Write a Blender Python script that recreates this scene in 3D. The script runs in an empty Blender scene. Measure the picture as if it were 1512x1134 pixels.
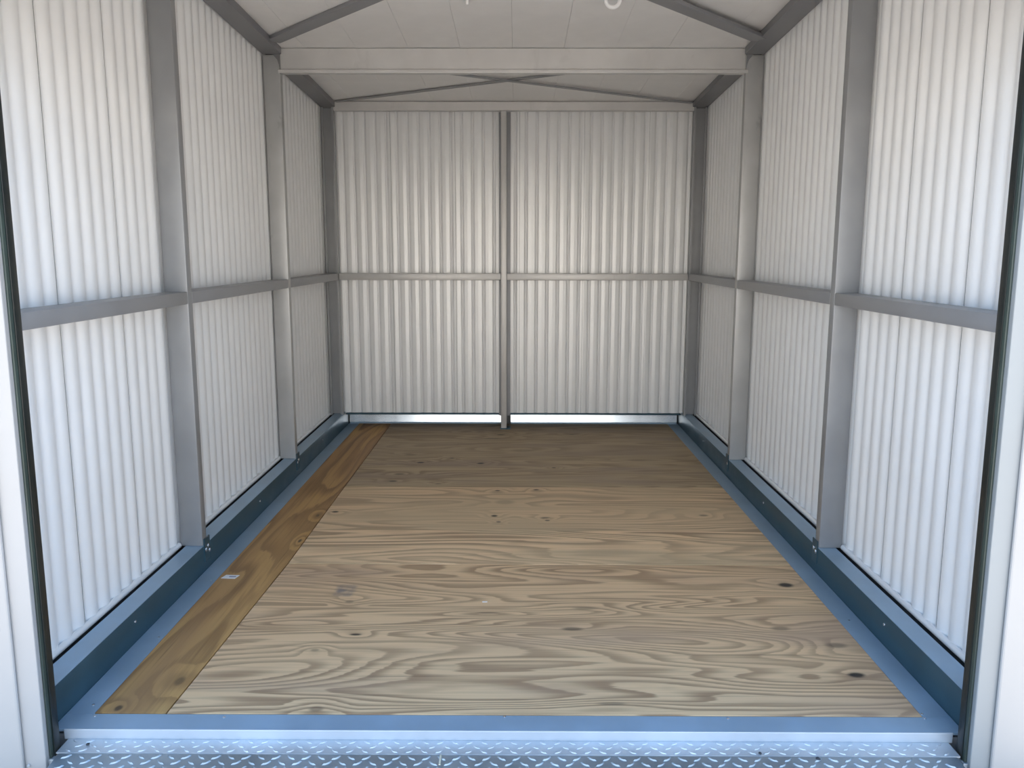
import bpy, bmesh, math, random
from mathutils import Vector, Matrix, Euler

random.seed(7)
S = bpy.context.scene
COL = S.collection

# ------------------------------------------------------------------ camera
PITCH, YAW, ROLL, FPX, CAM_H = 0.1584, -0.0053, -0.0014, 1227.7, 1.53
cam_d = bpy.data.cameras.new('camera')
cam = bpy.data.objects.new('camera', cam_d)
COL.objects.link(cam)
cam_d.sensor_fit = 'HORIZONTAL'
cam_d.sensor_width = 36.0
cam_d.lens = 36.0 * FPX / 1512.0
cam_d.clip_start = 0.02
cam_d.clip_end = 400
cam.location = (0, 0, CAM_H)
cam.rotation_euler = (Matrix.Rotation(YAW, 3, 'Z').transposed() @ Matrix.Rotation(math.pi / 2 - PITCH, 3, 'X')
                      @ Matrix.Rotation(-ROLL, 3, 'Z')).to_euler()
S.camera = cam

# ------------------------------------------------------------------ world, sun, exposure
W = bpy.data.worlds.new('sky')
S.world = W
W.use_nodes = True
wn, wl = W.node_tree.nodes, W.node_tree.links
wn.clear()
w_out = wn.new('ShaderNodeOutputWorld')
w_bg = wn.new('ShaderNodeBackground')
w_bg.inputs['Strength'].default_value = 1.0
w_tc = wn.new('ShaderNodeTexCoord')
w_sep = wn.new('ShaderNodeSeparateXYZ')
w_ramp = wn.new('ShaderNodeValToRGB')
wl.new(w_tc.outputs['Generated'], w_sep.inputs[0])
wl.new(w_sep.outputs['Z'], w_ramp.inputs[0])
# glow added to the sky facing the doorway (-Y) to push light deep inside
w_neg = wn.new('ShaderNodeMath'); w_neg.operation = 'MULTIPLY'; w_neg.use_clamp = True; w_neg.inputs[1].default_value = -1.0
w_pow = wn.new('ShaderNodeMath'); w_pow.operation = 'POWER'; w_pow.inputs[1].default_value = 5.0
w_mix = wn.new('ShaderNodeMix'); w_mix.data_type = 'RGBA'
w_mix.inputs[7].default_value = (2.7, 2.5, 2.2, 1)
wl.new(w_sep.outputs['Y'], w_neg.inputs[0]); wl.new(w_neg.outputs[0], w_pow.inputs[0])
w_low = wn.new('ShaderNodeMapRange'); w_low.interpolation_type = 'SMOOTHSTEP'
for k, val in enumerate((0.04, 0.20, 1.0, 0.28)): w_low.inputs[k + 1].default_value = val
w_fac = wn.new('ShaderNodeMath'); w_fac.operation = 'MULTIPLY'
wl.new(w_sep.outputs['Z'], w_low.inputs[0]); wl.new(w_low.outputs[0], w_fac.inputs[0]); wl.new(w_pow.outputs[0], w_fac.inputs[1])
wl.new(w_fac.outputs[0], w_mix.inputs[0]); wl.new(w_ramp.outputs[0], w_mix.inputs[6])
wl.new(w_mix.outputs[2], w_bg.inputs[0])
wl.new(w_bg.outputs[0], w_out.inputs[0])
cr = w_ramp.color_ramp
cr.elements[0].position = 0.0
cr.elements[0].color = (0.86, 1.0, 1.16, 1)
cr.elements[1].position = 1.0
cr.elements[1].color = (0.14, 0.42, 0.98, 1)
e = cr.elements.new(0.30); e.color = (0.52, 0.78, 1.14, 1)

sun_d = bpy.data.lights.new('sun', 'SUN')
sun_d.energy = 6.5
sun_d.angle = math.radians(0.6)
sun_d.color = (1.0, 0.95, 0.88)
sun = bpy.data.objects.new('sun', sun_d)
COL.objects.link(sun)
sun.rotation_euler = Vector((-0.20, -0.34, -1.0)).to_track_quat('-Z', 'Y').to_euler()   # high, from behind the shed
sun.location = (3, 8, 12)

S.view_settings.view_transform = 'Standard'
S.view_settings.look = 'None'
S.view_settings.gamma = 1.0
S.view_settings.use_curve_mapping = False
S.view_settings.exposure = 1.07

# ------------------------------------------------------------------ dimensions (metres)
XL, XR = -1.505, 1.450          # inner faces of posts and base rails
OL, OR = -1.588, 1.532          # outer edges of the base rails
WL, WR = -1.622, 1.568          # mean planes of the corrugated side walls
PL, PR = -1.410, 1.355          # plywood edges
YS, YP = 2.476, 2.568           # front edge of the sill, front edge of the plywood
Y1, Y2, Y3, YB = 3.815, 5.518, 7.066, 7.20
YE = 7.32                       # back end of the floor
ZB = 0.128                      # top of the base rails
G0, G1 = 1.288, 1.344           # girts
XC = (XL + XR) / 2
PITCH_C = 0.0952                # corrugation pitch
def zc(y): return 2.802 - 0.040 * (y - Y2)      # underside of the roof sheets

# ------------------------------------------------------------------ materials
def node_mat(name):
    m = bpy.data.materials.new(name)
    m.use_nodes = True
    nt = m.node_tree
    b = nt.nodes['Principled BSDF']
    return m, nt, b

def math_n(nt, op, a, b=None, c=None, clamp=False):
    n = nt.nodes.new('ShaderNodeMath'); n.operation = op; n.use_clamp = clamp
    for i, v in enumerate((a, b, c)):
        if v is None: continue
        if isinstance(v, (int, float)): n.inputs[i].default_value = v
        else: nt.links.new(v, n.inputs[i])
    return n.outputs[0]

def mix_n(nt, fac, a, b, blend='MIX'):
    n = nt.nodes.new('ShaderNodeMix'); n.data_type = 'RGBA'; n.blend_type = blend
    for key, v in ((0, fac), (6, a), (7, b)):
        if isinstance(v, (int, float)): n.inputs[key].default_value = v
        elif isinstance(v, tuple): n.inputs[key].default_value = (*v, 1)
        else: nt.links.new(v, n.inputs[key])
    return n.outputs[2]

def noise_n(nt, vec, scale, detail=2, rough=0.5, dist=0.0, w=None):
    n = nt.nodes.new('ShaderNodeTexNoise')
    if w is not None:
        n.noise_dimensions = '4D'
        if isinstance(w, (int, float)): n.inputs['W'].default_value = w
        else: nt.links.new(w, n.inputs['W'])
    n.inputs['Scale'].default_value = scale
    n.inputs['Detail'].default_value = detail
    n.inputs['Roughness'].default_value = rough
    n.inputs['Distortion'].default_value = dist
    nt.links.new(vec, n.inputs['Vector'])
    return n.outputs['Fac']

def map_n(nt, v, a, b, c=0.0, d=1.0, smooth=True):
    n = nt.nodes.new('ShaderNodeMapRange')
    n.interpolation_type = 'SMOOTHSTEP' if smooth else 'LINEAR'
    nt.links.new(v, n.inputs[0])
    for i, k in enumerate((a, b, c, d)): n.inputs[i + 1].default_value = k
    return n.outputs[0]

def vmap_n(nt, vec, scale=(1, 1, 1), loc=(0, 0, 0)):
    n = nt.nodes.new('ShaderNodeMapping')
    n.inputs['Scale'].default_value = scale
    n.inputs['Location'].default_value = loc
    nt.links.new(vec, n.inputs['Vector'])
    return n.outputs[0]

def obj_co(nt): return nt.nodes.new('ShaderNodeTexCoord').outputs['Object']

def steel(name, base, metallic, rough, blotch=0.10, scuff=0.0, bump=0.0, stretch=(1, 1, 1), even=False):
    m, nt, b = node_mat(name)
    co = vmap_n(nt, obj_co(nt), stretch)
    n1 = noise_n(nt, co, 3.0, 3, 0.6)
    n2 = noise_n(nt, co, 40.0, 3, 0.6)
    f = map_n(nt, n1, 0.35, 0.70)
    dark = tuple(c * (1 - blotch) for c in base)
    lite = tuple(min(1, c * (1 + blotch)) for c in base)
    c = mix_n(nt, f, dark, lite)
    c = mix_n(nt, math_n(nt, 'MULTIPLY', n2, blotch), c, tuple(k * 0.75 for k in base))
    if scuff:
        s = noise_n(nt, vmap_n(nt, obj_co(nt), (3, 3, 1.2)), 3.3, 4, 0.62, 0.6)
        c = mix_n(nt, map_n(nt, s, 0.60, 0.70, 0, scuff), c, tuple(k * 0.62 for k in base))
    nt.links.new(c, b.inputs['Base Color'])
    b.inputs['Metallic'].default_value = metallic
    r = map_n(nt, n1, 0.3, 0.7, rough - 0.05, rough + 0.07)
    if even: b.inputs['Roughness'].default_value = rough
    else: nt.links.new(r, b.inputs['Roughness'])
    if bump:
        bp = nt.nodes.new('ShaderNodeBump'); bp.inputs['Strength'].default_value = bump
        bp.inputs['Distance'].default_value = 0.002
        nt.links.new(noise_n(nt, co, 9.0, 2), bp.inputs['Height'])
        nt.links.new(bp.outputs[0], b.inputs['Normal'])
    return m

M = {}
M['post'] = steel('post_steel', (0.34, 0.345, 0.35), 0.35, 0.42, 0.07)
M['post_scuffed'] = steel('post_scuffed_steel', (0.48, 0.48, 0.47), 0.35, 0.42, 0.07, scuff=0.55)
M['girt'] = steel('girt_steel', (0.33, 0.335, 0.345), 0.35, 0.42, 0.06)
M['beam'] = steel('beam_steel', (0.60, 0.585, 0.565), 0.3, 0.42, 0.05, scuff=0.15)
M['eave'] = steel('eave_steel', (0.24, 0.24, 0.25), 0.35, 0.45, 0.05)
M['brace'] = steel('brace_steel', (0.30, 0.30, 0.31), 0.3, 0.5, 0.05)
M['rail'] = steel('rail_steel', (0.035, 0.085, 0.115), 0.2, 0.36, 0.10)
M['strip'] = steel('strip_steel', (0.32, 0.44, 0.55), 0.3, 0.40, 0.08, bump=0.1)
M['sill'] = steel('sill_steel', (0.52, 0.58, 0.63), 0.3, 0.36, 0.06)
M['channel'] = steel('channel_steel', (0.66, 0.72, 0.78), 0.85, 0.20, 0.0)
M['wall'] = steel('wall_sheet', (0.87, 0.87, 0.86), 0.12, 0.33, 0.02, even=True)
M['ceil'] = steel('ceiling_sheet', (0.84, 0.82, 0.80), 0.1, 0.5, 0.03)
M['tread'] = steel('tread_plate', (0.62, 0.66, 0.69), 0.55, 0.37, 0.12)
M['ramp'] = steel('ramp_plate', (0.42, 0.49, 0.54), 0.8, 0.36, 0.15)
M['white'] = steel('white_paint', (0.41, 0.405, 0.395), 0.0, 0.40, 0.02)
M['jamb_shaded'] = steel('jamb_shaded_paint', (0.29, 0.31, 0.315), 0.0, 0.40, 0.02)  # jamb white darkened, the shade of a turned face put into its colour
M['rubber'] = steel('black_rubber', (0.012, 0.016, 0.015), 0.0, 0.36, 0.2)
M['seal'] = steel('dark_green_seal', (0.040, 0.058, 0.050), 0.0, 0.37, 0.2)
M['zinc'] = steel('zinc_screw', (0.75, 0.76, 0.77), 0.9, 0.25, 0.05)
M['skin'] = steel('outer_skin', (0.20, 0.20, 0.20), 0.0, 0.7, 0.05)
M['ground'] = steel('ground_concrete', (0.66, 0.565, 0.455), 0.0, 0.9, 0.12)
M['paper'] = steel('white_paper', (0.82, 0.81, 0.80), 0.0, 0.6, 0.02)
M['ink'] = steel('grey_ink', (0.33, 0.33, 0.42), 0.0, 0.6, 0.05)
M['dirt'] = steel('dark_dirt', (0.05, 0.055, 0.06), 0.0, 0.8, 0.2)
M['straw'] = steel('pale_straw', (0.62, 0.56, 0.42), 0.0, 0.7, 0.1)
M['ring'] = steel('white_fitting', (0.88, 0.87, 0.86), 0.0, 0.35, 0.02)
M['ringface'] = steel('grey_fitting_face', (0.45, 0.45, 0.45), 0.0, 0.45, 0.02)

def wood(name, seed, light, dark, knots, grain_axis='X', bands=11.0, contrast=0.75, origin=(0, 0, 0), veneer=None, smudge=None, reddish=None):
    """Rotary cut plywood face: growth bands are contour lines of a stretched noise, knots push rings into them."""
    m, nt, b = node_mat(name)
    co = obj_co(nt)
    sx, sy = (0.42, 3.0) if grain_axis == 'X' else (3.0, 0.42)
    sep = nt.nodes.new('ShaderNodeSeparateXYZ'); nt.links.new(co, sep.inputs[0])
    px, py = sep.outputs[0], sep.outputs[1]
    wseed = float(seed)
    tint = None
    if veneer is not None:
        step = math_n(nt, 'GREATER_THAN', py, veneer - origin[1])
        wseed = math_n(nt, 'ADD', math_n(nt, 'MULTIPLY', step, 7.3), float(seed))
        tint = step
    v = vmap_n(nt, co, (sx, sy, 1))
    n = noise_n(nt, v, 1.25, 1.3, 0.45, 0.35, wseed)
    fine = noise_n(nt, vmap_n(nt, co, (sx * 2.2, sy * 12, 1) if grain_axis == 'X' else (sx * 12, sy * 2.2, 1)), 1.6, 4, 0.65, 0.0, wseed)
    F = math_n(nt, 'MULTIPLY', n, bands)
    F = math_n(nt, 'ADD', F, math_n(nt, 'MULTIPLY', fine, 0.55))
    kd = None
    for (kx, ky, rx, ry, kind) in knots:
        dx = math_n(nt, 'MULTIPLY', math_n(nt, 'SUBTRACT', px, kx - origin[0]), 1.0 / rx)
        dy = math_n(nt, 'MULTIPLY', math_n(nt, 'SUBTRACT', py, ky - origin[1]), 1.0 / ry)
        d = math_n(nt, 'SQRT', math_n(nt, 'ADD', math_n(nt, 'MULTIPLY', dx, dx), math_n(nt, 'MULTIPLY', dy, dy)))
        F = math_n(nt, 'ADD', F, map_n(nt, d, 0.0, 5.5, 1.5, 0.0))
        k = map_n(nt, math_n(nt, 'ADD', d, math_n(nt, 'MULTIPLY', fine, 0.5)), 0.7, 1.45, kind, 0.0)
        kd = k if kd is None else math_n(nt, 'MAXIMUM', kd, k)
    ph = math_n(nt, 'FRACT', F)
    ring = math_n(nt, 'MULTIPLY', map_n(nt, ph, 0.25, 0.85), map_n(nt, ph, 0.90, 1.0, 1.0, 0.0))
    amt = map_n(nt, noise_n(nt, v, 0.9, 2, 0.5, 0.0, 3.7 + seed), 0.30, 0.68, 0.38, 1.0)
    ring = math_n(nt, 'MULTIPLY', ring, math_n(nt, 'MULTIPLY', amt, contrast))
    c = mix_n(nt, ring, light, dark)
    c = mix_n(nt, map_n(nt, fine, 0.45, 0.75, 0.0, 0.38), c, tuple(k * 0.72 for k in dark))
    big = noise_n(nt, vmap_n(nt, co, (sx * 1.3, sy * 0.7, 1)), 1.6, 2, 0.5, 0.0, 9.1 + seed)
    c = mix_n(nt, map_n(nt, big, 0.45, 0.66, 0.0, 0.60), c, reddish or tuple(a * k for a, k in zip(light, (0.86, 0.74, 0.66))))
    streak = noise_n(nt, vmap_n(nt, co, (0.9, 42, 1) if grain_axis == 'X' else (42, 0.9, 1)), 1.0, 3, 0.6, 0.2, wseed)
    c = mix_n(nt, map_n(nt, streak, 0.60, 0.74, 0.0, 0.50), c, tuple(k * 0.60 for k in dark))
    warm = noise_n(nt, vmap_n(nt, co, (sx * 1.6, sy * 1.1, 1)), 2.1, 3, 0.55, 0.3, 31.0 + seed)
    c = mix_n(nt, map_n(nt, warm, 0.56, 0.70, 0.0, 0.40), c, tuple(k * 1.05 for k in dark))
    if tint is not None:
        c = mix_n(nt, math_n(nt, 'MULTIPLY', tint, 0.40), c, tuple(k * 0.72 for k in light))
    if kd is not None:
        c = mix_n(nt, kd, c, (0.030, 0.022, 0.018))
    if smudge:
        (kx, ky, hx, hy) = smudge
        ax = map_n(nt, math_n(nt, 'ABSOLUTE', math_n(nt, 'SUBTRACT', px, kx - origin[0])), hx * 0.5, hx * 1.15, 1, 0)
        ay = map_n(nt, math_n(nt, 'ABSOLUTE', math_n(nt, 'SUBTRACT', py, ky - origin[1])), hy * 0.5, hy * 1.15, 1, 0)
        sm = math_n(nt, 'MULTIPLY', math_n(nt, 'MULTIPLY', ax, ay), map_n(nt, noise_n(nt, co, 26, 3), 0.32, 0.66, 0.25, 0.72))
        c = mix_n(nt, sm, c, (0.13, 0.13, 0.15))
    nt.links.new(c, b.inputs['Base Color'])
    b.inputs['Roughness'].default_value = 0.55
    b.inputs['Specular IOR Level'].default_value = 0.35
    bp = nt.nodes.new('ShaderNodeBump'); bp.inputs['Strength'].default_value = 0.12; bp.inputs['Distance'].default_value = 0.001
    nt.links.new(fine, bp.inputs['Height']); nt.links.new(bp.outputs[0], b.inputs['Normal'])
    return m

# ------------------------------------------------------------------ mesh helpers
def bm_box(bm, x0, x1, y0, y1, z0, z1, bev=0.0, zfun=None):
    """Box; zfun=(bottom(y), top(y)) slopes it with the roof."""
    t = bmesh.new()
    bmesh.ops.create_cube(t, size=1)
    for v in t.verts:
        y = y0 if v.co.y < 0 else y1
        x = x0 if v.co.x < 0 else x1
        if zfun: z = zfun[0](y) if v.co.z < 0 else zfun[1](y)
        else: z = z0 if v.co.z < 0 else z1
        v.co = (x, y, z)
    if bev > 0:
        bmesh.ops.bevel(t, geom=t.edges[:], offset=bev, segments=2, affect='EDGES', profile=0.5)
    me = bpy.data.meshes.new('tmp'); t.to_mesh(me); t.free()
    bm.from_mesh(me); bpy.data.meshes.remove(me)

def bm_cyl(bm, c, r, h, axis='Z', seg=20, r2=None, bev=0.0):
    t = bmesh.new()
    bmesh.ops.create_cone(t, cap_ends=True, segments=seg, radius1=r, radius2=r if r2 is None else r2, depth=h)
    if bev: bmesh.ops.bevel(t, geom=[e for e in t.edges if len(e.link_faces) == 2 and e.calc_face_angle() > 1.0], offset=bev, segments=2, affect='EDGES')
    R = {'Z': Matrix.Identity(4), 'X': Matrix.Rotation(math.pi / 2, 4, 'Y'), 'Y': Matrix.Rotation(math.pi / 2, 4, 'X')}[axis]
    bmesh.ops.transform(t, matrix=Matrix.Translation(c) @ R, verts=t.verts)
    me = bpy.data.meshes.new('tmp'); t.to_mesh(me); t.free()
    bm.from_mesh(me); bpy.data.meshes.remove(me)

def bm_profile(bm, pts, a0, a1, axis='Y'):
    """Extrude a closed 2-D outline along an axis: (x,z) along Y, (x,y) along Z, (y,z) along X."""
    def P(p, a):
        return {'Y': (p[0], a, p[1]), 'Z': (p[0], p[1], a), 'X': (a, p[0], p[1])}[axis]
    A = [bm.verts.new(P(p, a0)) for p in pts]
    B = [bm.verts.new(P(p, a1)) for p in pts]
    n = len(pts)
    for i in range(n):
        bm.faces.new((A[i], A[(i + 1) % n], B[(i + 1) % n], B[i]))
    bm.faces.new(A[::-1]); bm.faces.new(B)
    bmesh.ops.recalc_face_normals(bm, faces=bm.faces[:])

def link(name, bm, mat, parent=None, origin=(0, 0, 0), smooth=None):
    origin = Vector(origin)
    bmesh.ops.translate(bm, verts=bm.verts, vec=-origin)
    me = bpy.data.meshes.new(name)
    bm.to_mesh(me); bm.free()
    o = bpy.data.objects.new(name, me)
    COL.objects.link(o)
    o.data.materials.append(M[mat] if isinstance(mat, str) else mat)
    if parent:
        o.parent = parent
        o.location = origin - parent_loc(parent)
    else:
        o.location = origin
    if smooth is not None:
        for p in me.polygons: p.use_smooth = True
        if smooth < 3:
            try: me.set_sharp_from_angle(angle=smooth)
            except Exception: pass
    return o

def parent_loc(p):
    v = Vector(p.location)
    while p.parent:
        p = p.parent; v += Vector(p.location)
    return v

def thing(name, label, cat, loc, group=None):
    o = bpy.data.objects.new(name, None); COL.objects.link(o)
    o.empty_display_size = 0.1
    o.location = loc; o['label'] = label; o['category'] = cat
    if group: o['group'] = group
    return o

def tag(o, label, cat, group=None):
    o['label'] = label; o['category'] = cat
    if group: o['group'] = group
    return o

def structure(name, loc=(0, 0, 0), label=None, cat=None):
    o = bpy.data.objects.new(name, None); COL.objects.link(o)
    o.location = loc; o['kind'] = 'structure'
    if label: o['label'] = label
    if cat: o['category'] = cat
    return o

# ------------------------------------------------------------------ ground and closed outer shell
bm = bmesh.new()
bm_box(bm, -40, 40, -40, 40, -0.35, -0.17)
g = link('ground', bm, 'ground', origin=(0, 0, -0.17)); g['kind'] = 'structure'
tag(g, 'sunlit concrete ground outside the shed', 'ground')

bm = bmesh.new()
bm_box(bm, -1.72, 1.66, YS + 0.004, 7.45, -0.168, -0.020, 0.004)
fl = link('floor', bm, 'skin', origin=(XC, 4.9, -0.168)); fl['kind'] = 'structure'
tag(fl, 'steel underfloor of the shed below the plywood', 'floor')

# ------------------------------------------------------------------ corrugated walls
def corr(s, depth=0.0175, p=2):
    """Sheet profile: broad rounded crests towards the room, narrow valleys."""
    c = math.cos(2 * math.pi * s)
    return 0.006 - depth * ((1 - c) / 2) ** p + 0.0008 * math.cos(4 * math.pi * s)

def wall_panel(parent, side, y0, y1, npitch=5, phase=0.0):
    """One corrugated sheet of a side wall; side=-1 left, +1 right. Its far edge laps the next sheet."""
    bm = bmesh.new()
    plane = WL if side < 0 else WR
    per = 18
    n = max(2, round((y1 - y0) / PITCH_C * per))
    rows = []
    for i in range(n + 1):
        t = i / n
        y = y0 + (y1 - y0) * t
        x = plane - side * corr((y - phase) / PITCH_C) - side * 0.0 * t
        zt = zc(y) - 0.012
        rows.append([bm.verts.new((x, y, z)) for z in (0.118, 0.75, 1.4, 2.05, zt)]
                    + [bm.verts.new((x + side * 0.0012, y, z)) for z in (zt, 0.118)])
    for a, b in zip(rows, rows[1:]):
        for k in range(len(a)):
            k2 = (k + 1) % len(a)
            bm.faces.new((a[k], a[k2], b[k2], b[k]))
    bm.faces.new(rows[0]); bm.faces.new(rows[-1][::-1])
    bmesh.ops.recalc_face_normals(bm, faces=bm.faces[:])
    return link('wall_panel', bm, 'wall', parent, origin=(plane, (y0 + y1) / 2, 0.118), smooth=0.9)

SEAM0 = 2.931
for side, nm, word in ((-1, 'wall_left', 'left'), (1, 'wall_right', 'right')):
    plane = WL if side < 0 else WR
    w = structure(nm, (plane, 4.8, 0), 'white corrugated metal wall along the %s side of the shed' % word, 'wall')
    seams = [2.446] + [SEAM0 + 0.476 * k - (0.0 if side < 0 else 0.012) for k in range(0, 9)] + [7.215]
    for a, b in zip(seams, seams[1:]):
        wall_panel(w, side, a + 0.0032, b - 0.0032, phase=seams[1] - PITCH_C * 0.10)
    bm = bmesh.new()
    if side < 0: bm_box(bm, -1.72, -1.66, 2.45, 7.45, -0.168, 3.05)
    else: bm_box(bm, 1.605, 1.665, 2.45, 7.45, -0.168, 3.05)
    link('wall_skin', bm, 'skin', w, origin=(side * 1.69, 4.9, 0))

wb = structure('wall_back', (XC, YB, 0), 'white corrugated metal wall across the far end', 'wall')
PB = 0.0905
def back_panel(x0, x1, ph):
    bm = bmesh.new()
    n = max(2, round((x1 - x0) / PB * 28)); rows = []
    for i in range(n + 1):
        t = i / n; x = x0 + (x1 - x0) * t
        s = (x - ph) / PB
        y = YB - corr(s, 0.0105, 7) - 0.0015 * t
        zs = (0.118, 0.75, 1.4, 2.05, zc(YB) - 0.01)
        rows.append([bm.verts.new((x, y, z)) for z in zs] + [bm.verts.new((x, y + 0.0012, z)) for z in (zs[-1], zs[0])])
    for a, b in zip(rows, rows[1:]):
        for k in range(len(a)):
            k2 = (k + 1) % len(a)
            bm.faces.new((a[k], a[k2], b[k2], b[k]))
    bm.faces.new(rows[0]); bm.faces.new(rows[-1][::-1])
    bmesh.ops.recalc_face_normals(bm, faces=bm.faces[:])
    link('wall_panel', bm, 'wall', wb, origin=((x0 + x1) / 2, YB, 0.118), smooth=0.9)
k = -1.605
edges = []
while k < 1.56:
    edges.append(k); k += PB * 6
edges.append(1.560)
for a, b in zip(edges, edges[1:]):
    back_panel(a + 0.001, b - 0.001, -1.459 + PB * 0.5)
bm = bmesh.new()
bm_box(bm, -1.72, 1.66, 7.40, 7.46, -0.168, 3.05)
link('wall_skin', bm, 'skin', wb, origin=(XC, 7.43, 0))

# front wall above the door opening
wf = structure('wall_front', (XC, 2.40, 2.28), 'white painted header above the door opening', 'wall')
bm = bmesh.new()
bm_box(bm, -2.0, 1.95, 2.36, 2.445, 2.28, 3.06, 0.004)
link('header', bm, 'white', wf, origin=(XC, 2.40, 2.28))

# rounded trims along the foot of the walls, between the posts
def foot_trim(name, side, y0, y1):
    bm = bmesh.new()
    x = (WL if side < 0 else WR) - side * 0.004
    pts = [(x + 0.0125 * math.cos(a * math.pi / 8), 0.1335 + 0.0145 * math.sin(a * math.pi / 8)) for a in range(16)]
    bm_profile(bm, pts, y0, y1, 'Y')
    o = link(name, bm, 'wall', origin=(x, (y0 + y1) / 2, 0.12), smooth=0.9)
    o['kind'] = 'structure'
    return o
tn = 0
for side, word in ((-1, 'left'), (1, 'right')):
    for (a, b, lab) in ((2.455, Y1 - 0.004, 'nearest the door'), (Y1 + 0.06, Y2 - 0.004, 'in the middle bay'), (Y2 + 0.06, Y3 - 0.004, 'in the far bay')):
        tn += 1
        o = foot_trim('trim_%d' % tn, side, a, b)
        tag(o, 'rounded white trim at the foot of the %s wall, %s' % (word, lab), 'trim')
bm = bmesh.new()
bm_box(bm, -1.50, 1.445, YB - 0.022, YB + 0.012, 0.108, 0.124, 0.003)
o = link('trim_%d' % (tn + 1), bm, 'rail', origin=(XC, YB, 0.108)); o['kind'] = 'structure'
tag(o, 'dark edge trim at the foot of the far wall above the bright channel', 'trim')

# ------------------------------------------------------------------ ceiling: sheets running front to back
ceil = structure('ceiling', (XC, 4.8, 2.8), 'pale grey metal ceiling of long roof sheets', 'ceiling')
cx = [-1.70, -1.345, -1.02, -0.69, -0.362, -0.030, 0.296, 0.625, 0.955, 1.285, 1.65]
for i, (a, b) in enumerate(zip(cx, cx[1:])):
    bm = bmesh.new()
    dz = 0.0006 * (i % 2)
    bm_box(bm, a + 0.0005, b - 0.0005, 2.44, 7.40, 0, 0, 0.0008, zfun=(lambda y: zc(y) + dz, lambda y: zc(y) + 0.02))
    link('ceiling_panel', bm, 'ceil', ceil, origin=((a + b) / 2, 4.9, zc(4.9)))
bm = bmesh.new()
bm_box(bm, -1.72, 1.66, 2.44, 7.46, 0, 0, 0, zfun=(lambda y: zc(y) + 0.03, lambda y: zc(y) + 0.09))
link('roof_skin', bm, 'skin', ceil, origin=(XC, 4.9, 2.9))

# ------------------------------------------------------------------ plywood floor
F1 = 3.920; F2 = 5.285; F3 = 6.640
def sheet(name, outline, mat, z=0.0, th=0.018):
    bm = bmesh.new()
    A = [bm.verts.new((x, y, z)) for x, y in outline]
    B = [bm.verts.new((x, y, z - th)) for x, y in outline]
    n = len(outline)
    bm.faces.new(A)
    bm.faces.new(B[::-1])
    for i in range(n): bm.faces.new((A[i], B[i], B[(i + 1) % n], A[(i + 1) % n]))
    bmesh.ops.recalc_face_normals(bm, faces=bm.faces[:])
    bmesh.ops.bevel(bm, geom=[e for e in bm.edges if all(abs(v.co.z - z) < 1e-5 for v in e.verts)], offset=0.0012, segments=1, affect='EDGES')
    xs = [p[0] for p in outline]; ys = [p[1] for p in outline]
    org = ((min(xs) + max(xs)) / 2, (min(ys) + max(ys)) / 2, z - th)
    return org, bm

def seam_x(y): return -1.168 + (y - YP) * (0.046 / 4.33) if y > 3.9 else -1.170 + (y - YP) * (0.040 / 1.35)
def sx(y): return -1.170 + min(1.0, (y - YP) / 1.35) * 0.040 + max(0.0, y - 3.92) * 0.002

LIGHT, DARK = (0.82, 0.565, 0.315), (0.31, 0.180, 0.095)
gap = 0.0024
specs = [
    ('front', YP, F1, 1, [(1.253, 3.673, .038, .030, .97), (1.247, 2.842, .036, .022, .97), (1.087, 3.222, .045, .022, .45), (1.262, 3.075, .05, .024, .5),
                          (-.647, 3.153, .026, .010, .9), (.232, 3.209, .050, .018, .62), (-.674, 2.599, .028, .020, .5), (.33, 2.640, .060, .012, .45),
                          (-.78, 3.02, .020, .014, .35), (.30, 3.41, .06, .016, .4), (-.735, 3.47, .022, .016, .4), (-.12, 3.36, .05, .012, .4)], None, (-0.778, 3.593, 0.050, 0.075)),
    ('second', F1, F2, 2, [(-.127, 4.679, .022, .020, .92), (.169, 4.645, .032, .016, .6), (-1.073, 4.747, .024, .018, .9), (-.10, 4.57, .016, .014, .7), (.18, 4.60, .016, .014, .7),
                           (1.10, 4.70, .030, .018, .5), (-.07, 4.95, .07, .05, .28), (-.12, 5.20, .02, .016, .75), (.13, 5.22, .02, .016, .8)], 4.425, None),
    ('third', F2, F3, 3, [(-.81, 5.60, .04, .026, .55), (-.26, 5.90, .030, .024, .9), (-.70, 5.92, .032, .022, .9), (-.48, 6.05, .022, .016, .7), (.27, 5.78, .018, .014, .8),
                          (-.83, 5.42, .035, .02, .8), (-.52, 5.36, .025, .014, .55), (-.80, 6.15, .05, .02, .4), (.05, 6.30, .10, .05, .22), (.9, 6.0, .08, .03, .2)], 6.0, None),
    ('far', F3, YE, 4, [(-.13, 6.86, .04, .024, .7), (.47, 6.88, .03, .018, .6), (-.42, 6.98, .05, .02, .4), (-.15, 7.0, .10, .06, .3), (-.20, 6.72, .08, .02, .4)], None, None),
]
ply_labels = {
    'front': 'plywood floor sheet nearest the door, with a grey smudge and dark knots at its right',
    'second': 'plywood floor sheet second from the door, its front band paler than the rest',
    'third': 'plywood floor sheet third from the door, brownish with several small dark knots',
    'far': 'narrow plywood floor sheet against the far wall channel',
}
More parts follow.
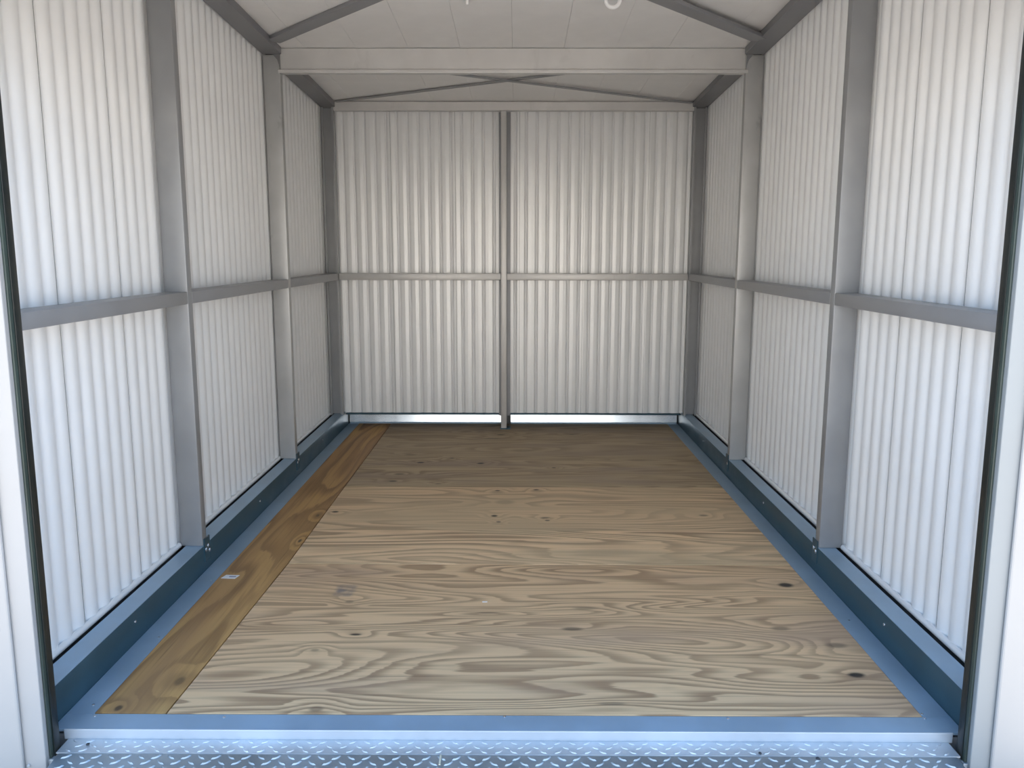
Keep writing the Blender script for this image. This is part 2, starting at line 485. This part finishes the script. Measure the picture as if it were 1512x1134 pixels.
for nm, y0, y1, seed, knots, ven, smu in specs:
    l0, l1 = sx(y0) + gap, sx(y1) + gap
    outl = [(l0, y0 + gap), (PR, y0 + gap), (PR, y1 - gap), (l1, y1 - gap)]
    org, bm = sheet('plywood_sheet', outl, None, z=0.0005 if nm != 'second' else 0.0012)
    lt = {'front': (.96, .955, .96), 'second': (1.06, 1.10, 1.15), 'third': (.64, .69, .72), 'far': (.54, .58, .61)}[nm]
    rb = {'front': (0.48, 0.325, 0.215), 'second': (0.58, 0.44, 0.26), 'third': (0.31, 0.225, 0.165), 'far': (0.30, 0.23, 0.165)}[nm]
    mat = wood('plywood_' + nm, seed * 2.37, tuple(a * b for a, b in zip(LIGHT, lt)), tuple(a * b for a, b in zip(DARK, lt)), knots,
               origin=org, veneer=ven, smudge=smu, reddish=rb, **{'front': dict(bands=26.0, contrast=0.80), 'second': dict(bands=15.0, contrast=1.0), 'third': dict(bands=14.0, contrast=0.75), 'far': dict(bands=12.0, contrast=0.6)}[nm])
    tag(link('plywood_sheet', bm, mat, origin=org), ply_labels[nm], 'plywood sheet', 'plywood floor sheets')
pts_l = [(PL, YP + gap), (sx(YP) - gap, YP + gap)] + [(sx(y) - gap, y) for y in (3.92, YE - gap)] + [(PL, YE - gap)]
org, bm = sheet('plywood_strip', pts_l, None, z=0.0)
mat = wood('plywood_brown', 21.4, (0.540, 0.315, 0.115), (0.190, 0.095, 0.038),
           [(-1.345, 2.60, .014, .020, .8), (-1.21, 2.78, .020, .035, .5), (-1.155, 4.25, .010, .030, .8), (-1.16, 4.68, .012, .03, .7)], grain_axis='Y', bands=8.0, contrast=1.0, origin=org, reddish=(0.34, 0.19, 0.085))
tag(link('plywood_strip', bm, mat, origin=org), 'long narrow brown plywood strip along the left side of the floor', 'plywood strip')

# ------------------------------------------------------------------ steel edging round the plywood
def edging(x0, x1, label, screws):
    bm = bmesh.new()
    bm_box(bm, x0 + 0.001, x1 - 0.001, YP - 0.001, YE, -0.012, -0.0005, 0.001)
    t = thing('floor_edging', label, 'floor edging', ((x0 + x1) / 2, (YP + YE) / 2, -0.012), 'steel floor edging strips')
    link('strip', bm, 'strip', t, origin=((x0 + x1) / 2, (YP + YE) / 2, -0.012))
    for (a, b) in screws:
        bm = bmesh.new(); bm_cyl(bm, (a, b, 0.0005), 0.005, 0.002, 'Z', 12)
        link('screw', bm, 'zinc', t, origin=(a, b, 0))
edging(XL, PL, 'blue-grey steel strip edging the plywood along the left base rail', [(-1.44, 2.62), (-1.43, 3.12), (-1.43, 3.7)])
edging(PR, XR, 'blue-grey steel strip edging the plywood along the right base rail', [(1.362, 2.585), (1.40, 3.3)])

t = thing('door_sill', 'blue-grey steel sill across the door opening with a bright front lip', 'sill', (XC, YS, -0.045))
bm = bmesh.new(); bm_box(bm, XL + 0.001, XR - 0.001, YS, YP - 0.002, -0.010, 0.0, 0.002)
link('sill_top', bm, 'strip', t, origin=(XC, YS + 0.04, -0.01))
bm = bmesh.new()
bm_box(bm, -1.462, 1.408, YS - 0.005, YS + 0.001, -0.034, 0.0012, 0.002)
link('sill_lip', bm, 'sill', t, origin=(XC, YS, -0.046))
for (a, b) in ((-0.967, 2.545), (-0.037, 2.556), (0.704, 2.55), (1.357, 2.557), (-1.40, 2.55)):
    bm = bmesh.new(); bm_cyl(bm, (a, b, 0.001), 0.005, 0.003, 'Z', 12, bev=0.0008)
    link('screw', bm, 'zinc', t, origin=(a, b, 0))

# ------------------------------------------------------------------ base rails along the side walls
def base_rail(side, label):
    xi, xo = (XL, OL) if side < 0 else (XR, OR)
    s = 1 if side > 0 else -1
    t = thing('base_rail', label, 'base rail', ((xi + xo) / 2, 4.9, -0.02), 'steel base rails')
    bm = bmesh.new()
    a, b = min(xi, xo), max(xi, xo)
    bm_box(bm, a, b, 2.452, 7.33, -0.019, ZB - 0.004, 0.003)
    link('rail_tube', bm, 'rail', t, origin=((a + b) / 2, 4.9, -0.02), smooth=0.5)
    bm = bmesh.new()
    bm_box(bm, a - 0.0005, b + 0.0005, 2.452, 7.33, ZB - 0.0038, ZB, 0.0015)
    link('rail_lit_top', bm, 'strip', t, origin=((a + b) / 2, 4.9, ZB - 0.004))  # rail's upper face; its brighter light is put into the paler colour
    for y, z in ((3.087, 0.083), (4.7, 0.08), (6.3, 0.08)):
        bm = bmesh.new(); bm_cyl(bm, (xi - s * 0.002, y, z), 0.006, 0.005, 'X', 12, bev=0.001)
        link('screw', bm, 'zinc', t, origin=(xi, y, z))
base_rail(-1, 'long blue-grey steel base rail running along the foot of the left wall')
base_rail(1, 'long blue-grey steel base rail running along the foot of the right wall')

# bright channels under the far wall
for x0, x1, lab in ((-1.497, -0.137, 'bright galvanised channel under the far wall, left of the centre post'),
                    (-0.050, 1.440, 'bright galvanised channel under the far wall, right of the centre post')):
    t = thing('base_channel', lab, 'base channel', ((x0 + x1) / 2, 7.33, 0), 'bright channels under the far wall')
    bm = bmesh.new(); bm_profile(bm, [(7.3225, 0.014), (7.37, 0.014), (7.37, 0.116), (7.3385, 0.116)], x0, x1, 'X')
    link('channel_face', bm, 'channel', t, origin=((x0 + x1) / 2, 7.33, 0.02))
    bm = bmesh.new(); bm_box(bm, x0, x1, 7.3225, 7.36, -0.018, 0.0125, 0.003)
    link('channel_lip', bm, 'strip', t, origin=((x0 + x1) / 2, 7.33, -0.018))

# ------------------------------------------------------------------ posts
def bolt(parent, x, y, z, side):
    bm = bmesh.new()
    bm_cyl(bm, (x, y, z), 0.0075, 0.006, 'X', 6, bev=0.001)
    bm_cyl(bm, (x, y, z), 0.0105, 0.002, 'X', 16)
    link('bolt', bm, 'zinc', parent, origin=(x, y, z))

def side_post(side, y, mat, label, bolts):
    xi = XL if side < 0 else XR
    xo = -1.612 if side < 0 else 1.560
    s = 1 if side > 0 else -1
    t = thing('wall_post', label, 'post', ((xi + xo) / 2, y + 0.027, ZB), 'upright steel wall posts')
    bm = bmesh.new()
    bm_box(bm, min(xi, xo), max(xi, xo), y, y + 0.054, ZB, zc(y) - 0.046, 0.0045)
    link('column', bm, mat, t, origin=((xi + xo) / 2, y + 0.027, ZB), smooth=0.5)
    # foot plate lapping down over the base rail
    bm = bmesh.new()
    bm_box(bm, xi - s * 0.005, xi + s * 0.0, y + 0.008, y + 0.075, 0.045, ZB + 0.03, 0.0015)
    link('foot_plate', bm, 'rail', t, origin=(xi, y + 0.03, 0.045))
    for dy, z in bolts:
        bolt(t, xi - s * 0.007, y + dy, z, side)
    return t
side_post(-1, Y1, 'post', 'grey steel post on the left wall nearest the door', [(0.022, 0.105), (0.050, 0.115), (0.066, 0.088)])
side_post(1, Y1, 'post', 'grey steel post on the right wall nearest the door', [(0.022, 0.105), (0.050, 0.115)])
side_post(-1, Y2, 'post_scuffed', 'scuffed pale steel post on the left wall under the cross beam', [(0.02, 0.10), (0.05, 0.11)])
side_post(1, Y2, 'post_scuffed', 'scuffed pale steel post on the right wall under the cross beam', [(0.02, 0.10)])

def corner_post(side, label):
    xi = XL if side < 0 else XR
    xo = -1.607 if side < 0 else 1.556
    a, b = min(xi, xo), max(xi, xo)
    y0, y1 = Y3, Y3 + 0.068
    w, lip = 0.004, 0.016
    pts = [(a, y0), (a + lip, y0), (a + lip, y0 + w), (a + w, y0 + w), (a + w, y1 - w), (b - w, y1 - w), (b - w, y0 + w),
           (b - lip, y0 + w), (b - lip, y0), (b, y0), (b, y1), (a, y1)]
    t = thing('corner_post', label, 'post', ((a + b) / 2, y0 + 0.03, ZB), 'corner posts at the far wall')
    bm = bmesh.new()
    bm_profile(bm, pts, ZB, zc(y0) - 0.046, 'Z')
    link('lipped_channel', bm, 'post', t, origin=((a + b) / 2, y0 + 0.03, ZB))
corner_post(-1, 'dark lipped steel corner post where the left wall meets the far wall')
corner_post(1, 'dark lipped steel corner post where the right wall meets the far wall')

t = thing('centre_post', 'narrow pale steel post in the middle of the far wall', 'post', (-0.105, Y3 + 0.03, 0))
bm = bmesh.new()
bm_box(bm, -0.1325, -0.0835, Y3 + 0.004, Y3 + 0.0715, 0.012, 2.665, 0.004)
link('column', bm, 'beam', t, origin=(-0.108, Y3 + 0.03, 0.012), smooth=0.5)
bm = bmesh.new()
bm_box(bm, -0.150, -0.052, Y3 + 0.0715, Y3 + 0.078, 0.11, 2.665, 0.001)
link('rear_flange', bm, 'eave', t, origin=(-0.1, Y3 + 0.068, 0.11))
bm = bmesh.new()
bm_box(bm, -0.140, -0.050, Y3 + 0.010, Y3 + 0.10, 0.0, 0.012, 0.002)
link('foot_plate', bm, 'rail', t, origin=(-0.1, Y3 + 0.05, 0.0))

# ------------------------------------------------------------------ girts at mid height
def girt(x0, x1, y0, y1, label, mat='girt'):
    t = bmesh.new()
    bm_box(t, x0, x1, y0, y1, G0, G1, 0.0045)
    o = link('girt', t, mat, origin=((x0 + x1) / 2, (y0 + y1) / 2, G0), smooth=0.5)
    tag(o, label, 'girt', 'horizontal girts at mid height')
BAY = [(2.452, Y1 - 0.001, 'between the door and the nearest post'), (Y1 + 0.055, Y2 - 0.001, 'between the two tall posts'), (Y2 + 0.055, Y3 + 0.0, 'between the scuffed post and the far corner')]
for a, b, lab in BAY:
    girt(-1.606, XL, a, b, 'grey horizontal rail on the left wall, ' + lab)
    girt(XR, 1.552, a, b, 'grey horizontal rail on the right wall, ' + lab)
girt(XL + 0.002, -0.134, Y3 + 0.014, Y3 + 0.07, 'pale horizontal rail on the far wall, left of the centre post', 'beam')
girt(-0.082, XR - 0.002, Y3 + 0.014, Y3 + 0.07, 'pale horizontal rail on the far wall, right of the centre post', 'beam')

# ------------------------------------------------------------------ overhead steel
t = thing('cross_beam', 'wide pale steel beam spanning the shed between the two scuffed posts', 'beam', (XC, Y2, 2.645))
bm = bmesh.new()
bm_box(bm, XL + 0.001, XR - 0.001, Y2 + 0.012, Y2 + 0.052, 2.668, zc(Y2) - 0.004, 0.002)
link('web', bm, 'beam', t, origin=(XC, Y2 + 0.03, 2.668))
bm = bmesh.new()
bm_box(bm, XL - 0.012, XR + 0.012, Y2 - 0.006, Y2 + 0.052, 2.645, 2.6665, 0.003)
link('bottom_flange', bm, 'beam', t, origin=(XC, Y2 + 0.02, 2.645))
for sgn, xe in ((1, XL), (-1, XR)):
    bm = bmesh.new()
    pts = [(xe + sgn * 0.0, 2.668), (xe + sgn * 0.0, 2.80), (xe - sgn * 0.050, 2.80), (xe - sgn * 0.040, 2.755), (xe - sgn * 0.014, 2.725), (xe - sgn * 0.006, 2.70)]
    q = [bm.verts.new((a, Y2 - 0.004, b)) for a, b in pts]; r = [bm.verts.new((a, Y2 - 0.0005, b)) for a, b in pts]
    bm.faces.new(q); bm.faces.new(r[::-1])
    for i in range(len(q)): bm.faces.new((q[i], r[i], r[(i + 1) % len(q)], q[(i + 1) % len(q)]))
    bmesh.ops.recalc_face_normals(bm, faces=bm.faces[:])
    link('gusset', bm, 'eave', t, origin=(xe, Y2, 2.668))

t = thing('top_beam', 'grey steel beam along the top of the far wall', 'beam', (XC, Y3, 2.665))
bm = bmesh.new(); bm_box(bm, XL + 0.001, XR - 0.001, Y3 + 0.002, Y3 + 0.07, 2.667, zc(Y3) - 0.004, 0.003)
link('web', bm, 'beam', t, origin=(XC, Y3 + 0.03, 2.667))

def eave(side, y0, y1, label):
    a, b = (-1.612, -1.490) if side < 0 else (1.435, 1.560)
    bm = bmesh.new()
    bm_box(bm, a, b, y0, y1, 0, 0, 0.003, zfun=(lambda y: zc(y) - 0.045, lambda y: zc(y) - 0.001))
    o = link('eave_beam', bm, 'eave', origin=((a + b) / 2, (y0 + y1) / 2, zc((y0 + y1) / 2) - 0.045))
    tag(o, label, 'eave beam', 'eave beams under the ceiling edges')
for side, word in ((-1, 'left'), (1, 'right')):
    eave(side, 2.45, Y2 - 0.008, 'dark steel eave beam along the %s ceiling edge, in front of the cross beam' % word)
    eave(side, Y2 + 0.056, Y3 + 0.066, 'dark steel eave beam along the %s ceiling edge, behind the cross beam' % word)

def brace(p0, p1, w, h, label, z_off):
    p0, p1 = Vector(p0), Vector(p1)
    d = (p1 - p0).normalized(); n = Vector((d.y, -d.x)) * w / 2
    bm = bmesh.new()
    c = [p0 + n, p0 - n, p1 - n, p1 + n]
    top = [bm.verts.new((p.x, p.y, zc(p.y) - z_off)) for p in c]
    bot = [bm.verts.new((p.x, p.y, zc(p.y) - z_off - h)) for p in c]
    bm.faces.new(top); bm.faces.new(bot[::-1])
    for i in range(4): bm.faces.new((top[i], bot[i], bot[(i + 1) % 4], top[(i + 1) % 4]))
    bmesh.ops.recalc_face_normals(bm, faces=bm.faces[:])
    bmesh.ops.bevel(bm, geom=bm.edges[:], offset=min(0.002, h / 5), segments=1, affect='EDGES')
    m = (p0 + p1) / 2
    o = link('roof_brace', bm, 'brace', origin=(m.x, m.y, zc(m.y) - z_off - h))
    tag(o, label, 'roof brace', 'diagonal roof braces')
brace((-1.485, 5.32), (1.26, 2.52), 0.090, 0.022, 'diagonal roof brace rising from the left scuffed post towards the door', 0.002)
brace((1.435, 5.20), (-1.29, 2.52), 0.090, 0.022, 'diagonal roof brace rising from the right scuffed post towards the door', 0.026)
brace((-1.478, 7.05), (1.42, 5.60), 0.040, 0.010, 'thin diagonal roof brace from the far left ceiling corner', 0.003)
brace((1.423, 7.05), (-1.475, 5.60), 0.040, 0.008, 'thin diagonal roof brace from the far right ceiling corner', 0.0145)

# small white fittings hanging from the ceiling near the top of the picture
t = thing('ceiling_fitting', 'small round white fitting with a grey centre hanging from the ceiling', 'fitting', (0.501, 4.62, zc(4.62)))
bm = bmesh.new()
R1, R2 = 0.036, 0.011
ringv = [[bm.verts.new(((R1 + R2 * math.cos(b)) * math.cos(a), R2 * math.sin(b), (R1 + R2 * math.cos(b)) * math.sin(a))) for b in [j * math.pi / 6 for j in range(12)]]
         for a in [i * math.pi / 18 for i in range(36)]]
for i in range(36):
    for j in range(12):
        bm.faces.new((ringv[i][j], ringv[(i + 1) % 36][j], ringv[(i + 1) % 36][(j + 1) % 12], ringv[i][(j + 1) % 12]))
zf = 2.829
bmesh.ops.recalc_face_normals(bm, faces=bm.faces[:])
bmesh.ops.translate(bm, verts=bm.verts, vec=(0.501, 4.62, zf))
link('rim', bm, 'ring', t, origin=(0.501, 4.62, zf), smooth=4)
bm = bmesh.new(); bm_cyl(bm, (0.501, 4.62, zf), 0.033, 0.008, 'Y', 36, bev=0.002)
link('centre_disc', bm, 'ringface', t, origin=(0.501, 4.62, zf))
bm = bmesh.new(); bm_cyl(bm, (-0.262, 4.62, 2.832), 0.0075, 0.05, 'Z', 16, r2=0.0095, bev=0.002)
tag(link('ceiling_peg', bm, 'ring', origin=(-0.262, 4.62, 2.857), smooth=0.8), 'short white peg hanging from the ceiling near the top of the picture', 'peg')

# ------------------------------------------------------------------ door jambs and seals
def jamb(side, label):
    s = side
    if s < 0: xa, xb, xc_ = -1.464, -1.539, -1.95
    else: xa, xb, xc_ = 1.409, 1.478, 1.90
    t = thing('door_jamb', label, 'door jamb', ((xa + xb) / 2, 2.40, -0.16), 'white door jambs')
    bm = bmesh.new()
    bm_box(bm, min(xa, xb), max(xa, xb), 2.366, 2.440, -0.10, 2.279, 0.003)
    link('inner_trim', bm, 'white' if s < 0 else 'jamb_shaded', t, origin=((xa + xb) / 2, 2.40, -0.10))
    xb2 = xb - s * 0.012
    bm = bmesh.new()
    bm_box(bm, min(xb2, xc_), max(xb2, xc_), 2.352, 2.3655, -0.16, 2.279, 0.006)
    bm_box(bm, min(xb + s * 0.002, xc_), max(xb + s * 0.002, xc_), 2.3655, 2.44, -0.16, 2.279, 0.0)
    link('outer_trim', bm, 'white', t, origin=((xb + xc_) / 2, 2.37, -0.16))
    bm = bmesh.new()
    xs = xb - s * 0.022
    bm_cyl(bm, (xs, 2.364, -0.055), 0.006, 0.008, 'Y', 6, bev=0.001)
    link('screw', bm, 'zinc', t, origin=(xs, 2.364, -0.055))
jamb(-1, 'white painted door jamb on the left of the opening')
jamb(1, 'white painted door jamb on the right of the opening')

def seal(side, label):
    s = side
    xo, xm, xi = (-1.4635, -1.456, -1.4515) if s < 0 else (1.4085, 1.401, 1.3985)
    t = thing('door_seal', label, 'door seal', (xm, 2.40, -0.05), 'dark door seals')
    bm = bmesh.new()
    bm_box(bm, min(xo, xm), max(xo, xm), 2.384, 2.425, -0.045, 2.279, 0.002)
    link('green_face', bm, 'seal', t, origin=(xm, 2.40, -0.045), smooth=0.6)
    bm = bmesh.new()
    bm_box(bm, min(xm, xi), max(xm, xi), 2.398, 2.430, -0.045, 2.279, 0.0015)
    link('rubber_lip', bm, 'rubber', t, origin=(xi, 2.42, -0.045), smooth=0.6)
    bm = bmesh.new()
    bm_box(bm, min(xo, xi) - 0.002, max(xo, xi) + 0.002, 2.380, 2.44, -0.075, -0.046, 0.001)
    link('foot_bracket', bm, 'tread', t, origin=(xm, 2.41, -0.085))
seal(-1, 'dark green and black rubber seal down the left edge of the door opening')
seal(1, 'dark rubber seal down the right edge of the door opening')

# ------------------------------------------------------------------ diamond plate at the threshold
def lozenges(bm, x0, x1, rows, zf, pitch, tilt_first=0, size=1.0):
    for r, y in enumerate(rows):
        n = int((x1 - x0) / pitch)
        for i in range(n):
            x = x0 + pitch * (i + 0.5 + 0.5 * (r % 2))
            if x > x1 - 0.012: continue
            a = math.radians(33 if (i + r + tilt_first) % 2 else -33)
            ca, sa = math.cos(a), math.sin(a)
            L, Wd, H = 0.0145 * size, 0.0044 * size, 0.0027 * size * size
            loop = [(-L, 0), (-L * .45, -Wd * .85), (0, -Wd), (L * .45, -Wd * .85), (L, 0), (L * .45, Wd * .85), (0, Wd), (-L * .45, Wd * .85)]
            def V(p, k, h):
                X, Y = p[0] * k, p[1] * k
                xx = x + X * ca - Y * sa; yy = y + X * sa + Y * ca
                return bm.verts.new((xx, yy, zf(yy) + h))
            A = [V(p, 1, -0.0003) for p in loop]; B = [V(p, 0.62, H) for p in loop]
            for k in range(8): bm.faces.new((A[k], A[(k + 1) % 8], B[(k + 1) % 8], B[k]))
            bm.faces.new(B)
t = thing('tread_step', 'narrow diamond plate step below the door sill', 'tread plate', (XC, 2.43, -0.055))
bm = bmesh.new()
bm_box(bm, -1.448, 1.394, 2.396, 2.470, -0.0365, -0.0315, 0.0)
lozenges(bm, -1.44, 1.388, [2.408, 2.432, 2.456], lambda y: -0.0315, 0.047)
link('plate', bm, 'tread', t, origin=(XC, 2.43, -0.055))
t = thing('door_ramp', 'diamond plate ramp sloping out from the doorway', 'ramp', (XC, 2.15, -0.16))
bm = bmesh.new()
def rz(y): return -0.0335 - 0.10 * (2.395 - y)
bm_box(bm, -1.44, 1.385, 1.45, 2.3945, 0, 0, 0.0015, zfun=(lambda y: rz(y) - 0.005, rz))
lozenges(bm, -1.43, 1.375, [2.379 - 0.024 * k for k in range(38)], rz, 0.047, 1, 1.2)
link('plate', bm, 'ramp', t, origin=(XC, 2.0, -0.1))

# ------------------------------------------------------------------ small loose things
t = thing('paper_label', 'small white paper label lying on the brown plywood strip', 'label', (-1.36, 3.747, 0.0003))
bm = bmesh.new()
q0 = [(-1.3955, 3.730), (-1.327, 3.724), (-1.318, 3.768), (-1.384, 3.772)]
A = [bm.verts.new((x, y, 0.0014)) for x, y in q0]; B = [bm.verts.new((x, y, 0.0004)) for x, y in q0]
bm.faces.new(A); bm.faces.new(B[::-1])
for i in range(4): bm.faces.new((A[i], B[i], B[(i + 1) % 4], A[(i + 1) % 4]))
bmesh.ops.recalc_face_normals(bm, faces=bm.faces[:])
link('paper', bm, 'paper', t, origin=(-1.36, 3.747, 0.0004))
bm = bmesh.new(); bm_box(bm, -1.362, -1.330, 3.742, 3.756, 0.00142, 0.0017)
link('print_mark', bm, 'ink', t, origin=(-1.346, 3.749, 0.0014))

def crumb(x, y, z, r, label):
    bm = bmesh.new()
    bmesh.ops.create_icosphere(bm, subdivisions=2, radius=r)
    for v in bm.verts:
        v.co *= 1 + random.uniform(-0.25, 0.25)
        v.co.z *= 0.6
        v.co += Vector((x, y, z + r * 0.5))
    tag(link('dirt_crumb', bm, 'dirt', origin=(x, y, z)), label, 'dirt crumb', 'dirt crumbs on the diamond plate')
crumb(-1.368, 2.437, -0.0315, 0.006, 'dark dirt crumb on the diamond plate step by the left seal')
crumb(0.944, 2.381, rz(2.381), 0.007, 'dark dirt crumb on the ramp towards the right jamb')
crumb(0.770, 2.405, -0.0315, 0.005, 'grey dirt crumb on the diamond plate step right of the middle')
bm = bmesh.new()
bm_box(bm, -0.2375, -0.2315, 2.345, 2.390, 0, 0, 0.001, zfun=(lambda y: rz(y) + 0.0022, lambda y: rz(y) + 0.006))
tag(link('straw', bm, 'straw', origin=(-0.234, 2.367, rz(2.367))), 'pale bit of straw lying on the ramp just below the step', 'straw')
bm = bmesh.new()
bm_box(bm, -0.148, -0.126, 3.468, 3.476, 0.0006, 0.0022, 0.0004)
tag(link('paper_scrap', bm, 'paper', origin=(-0.137, 3.472, 0.0006)), 'tiny white scrap on the plywood sheet nearest the door', 'scrap')
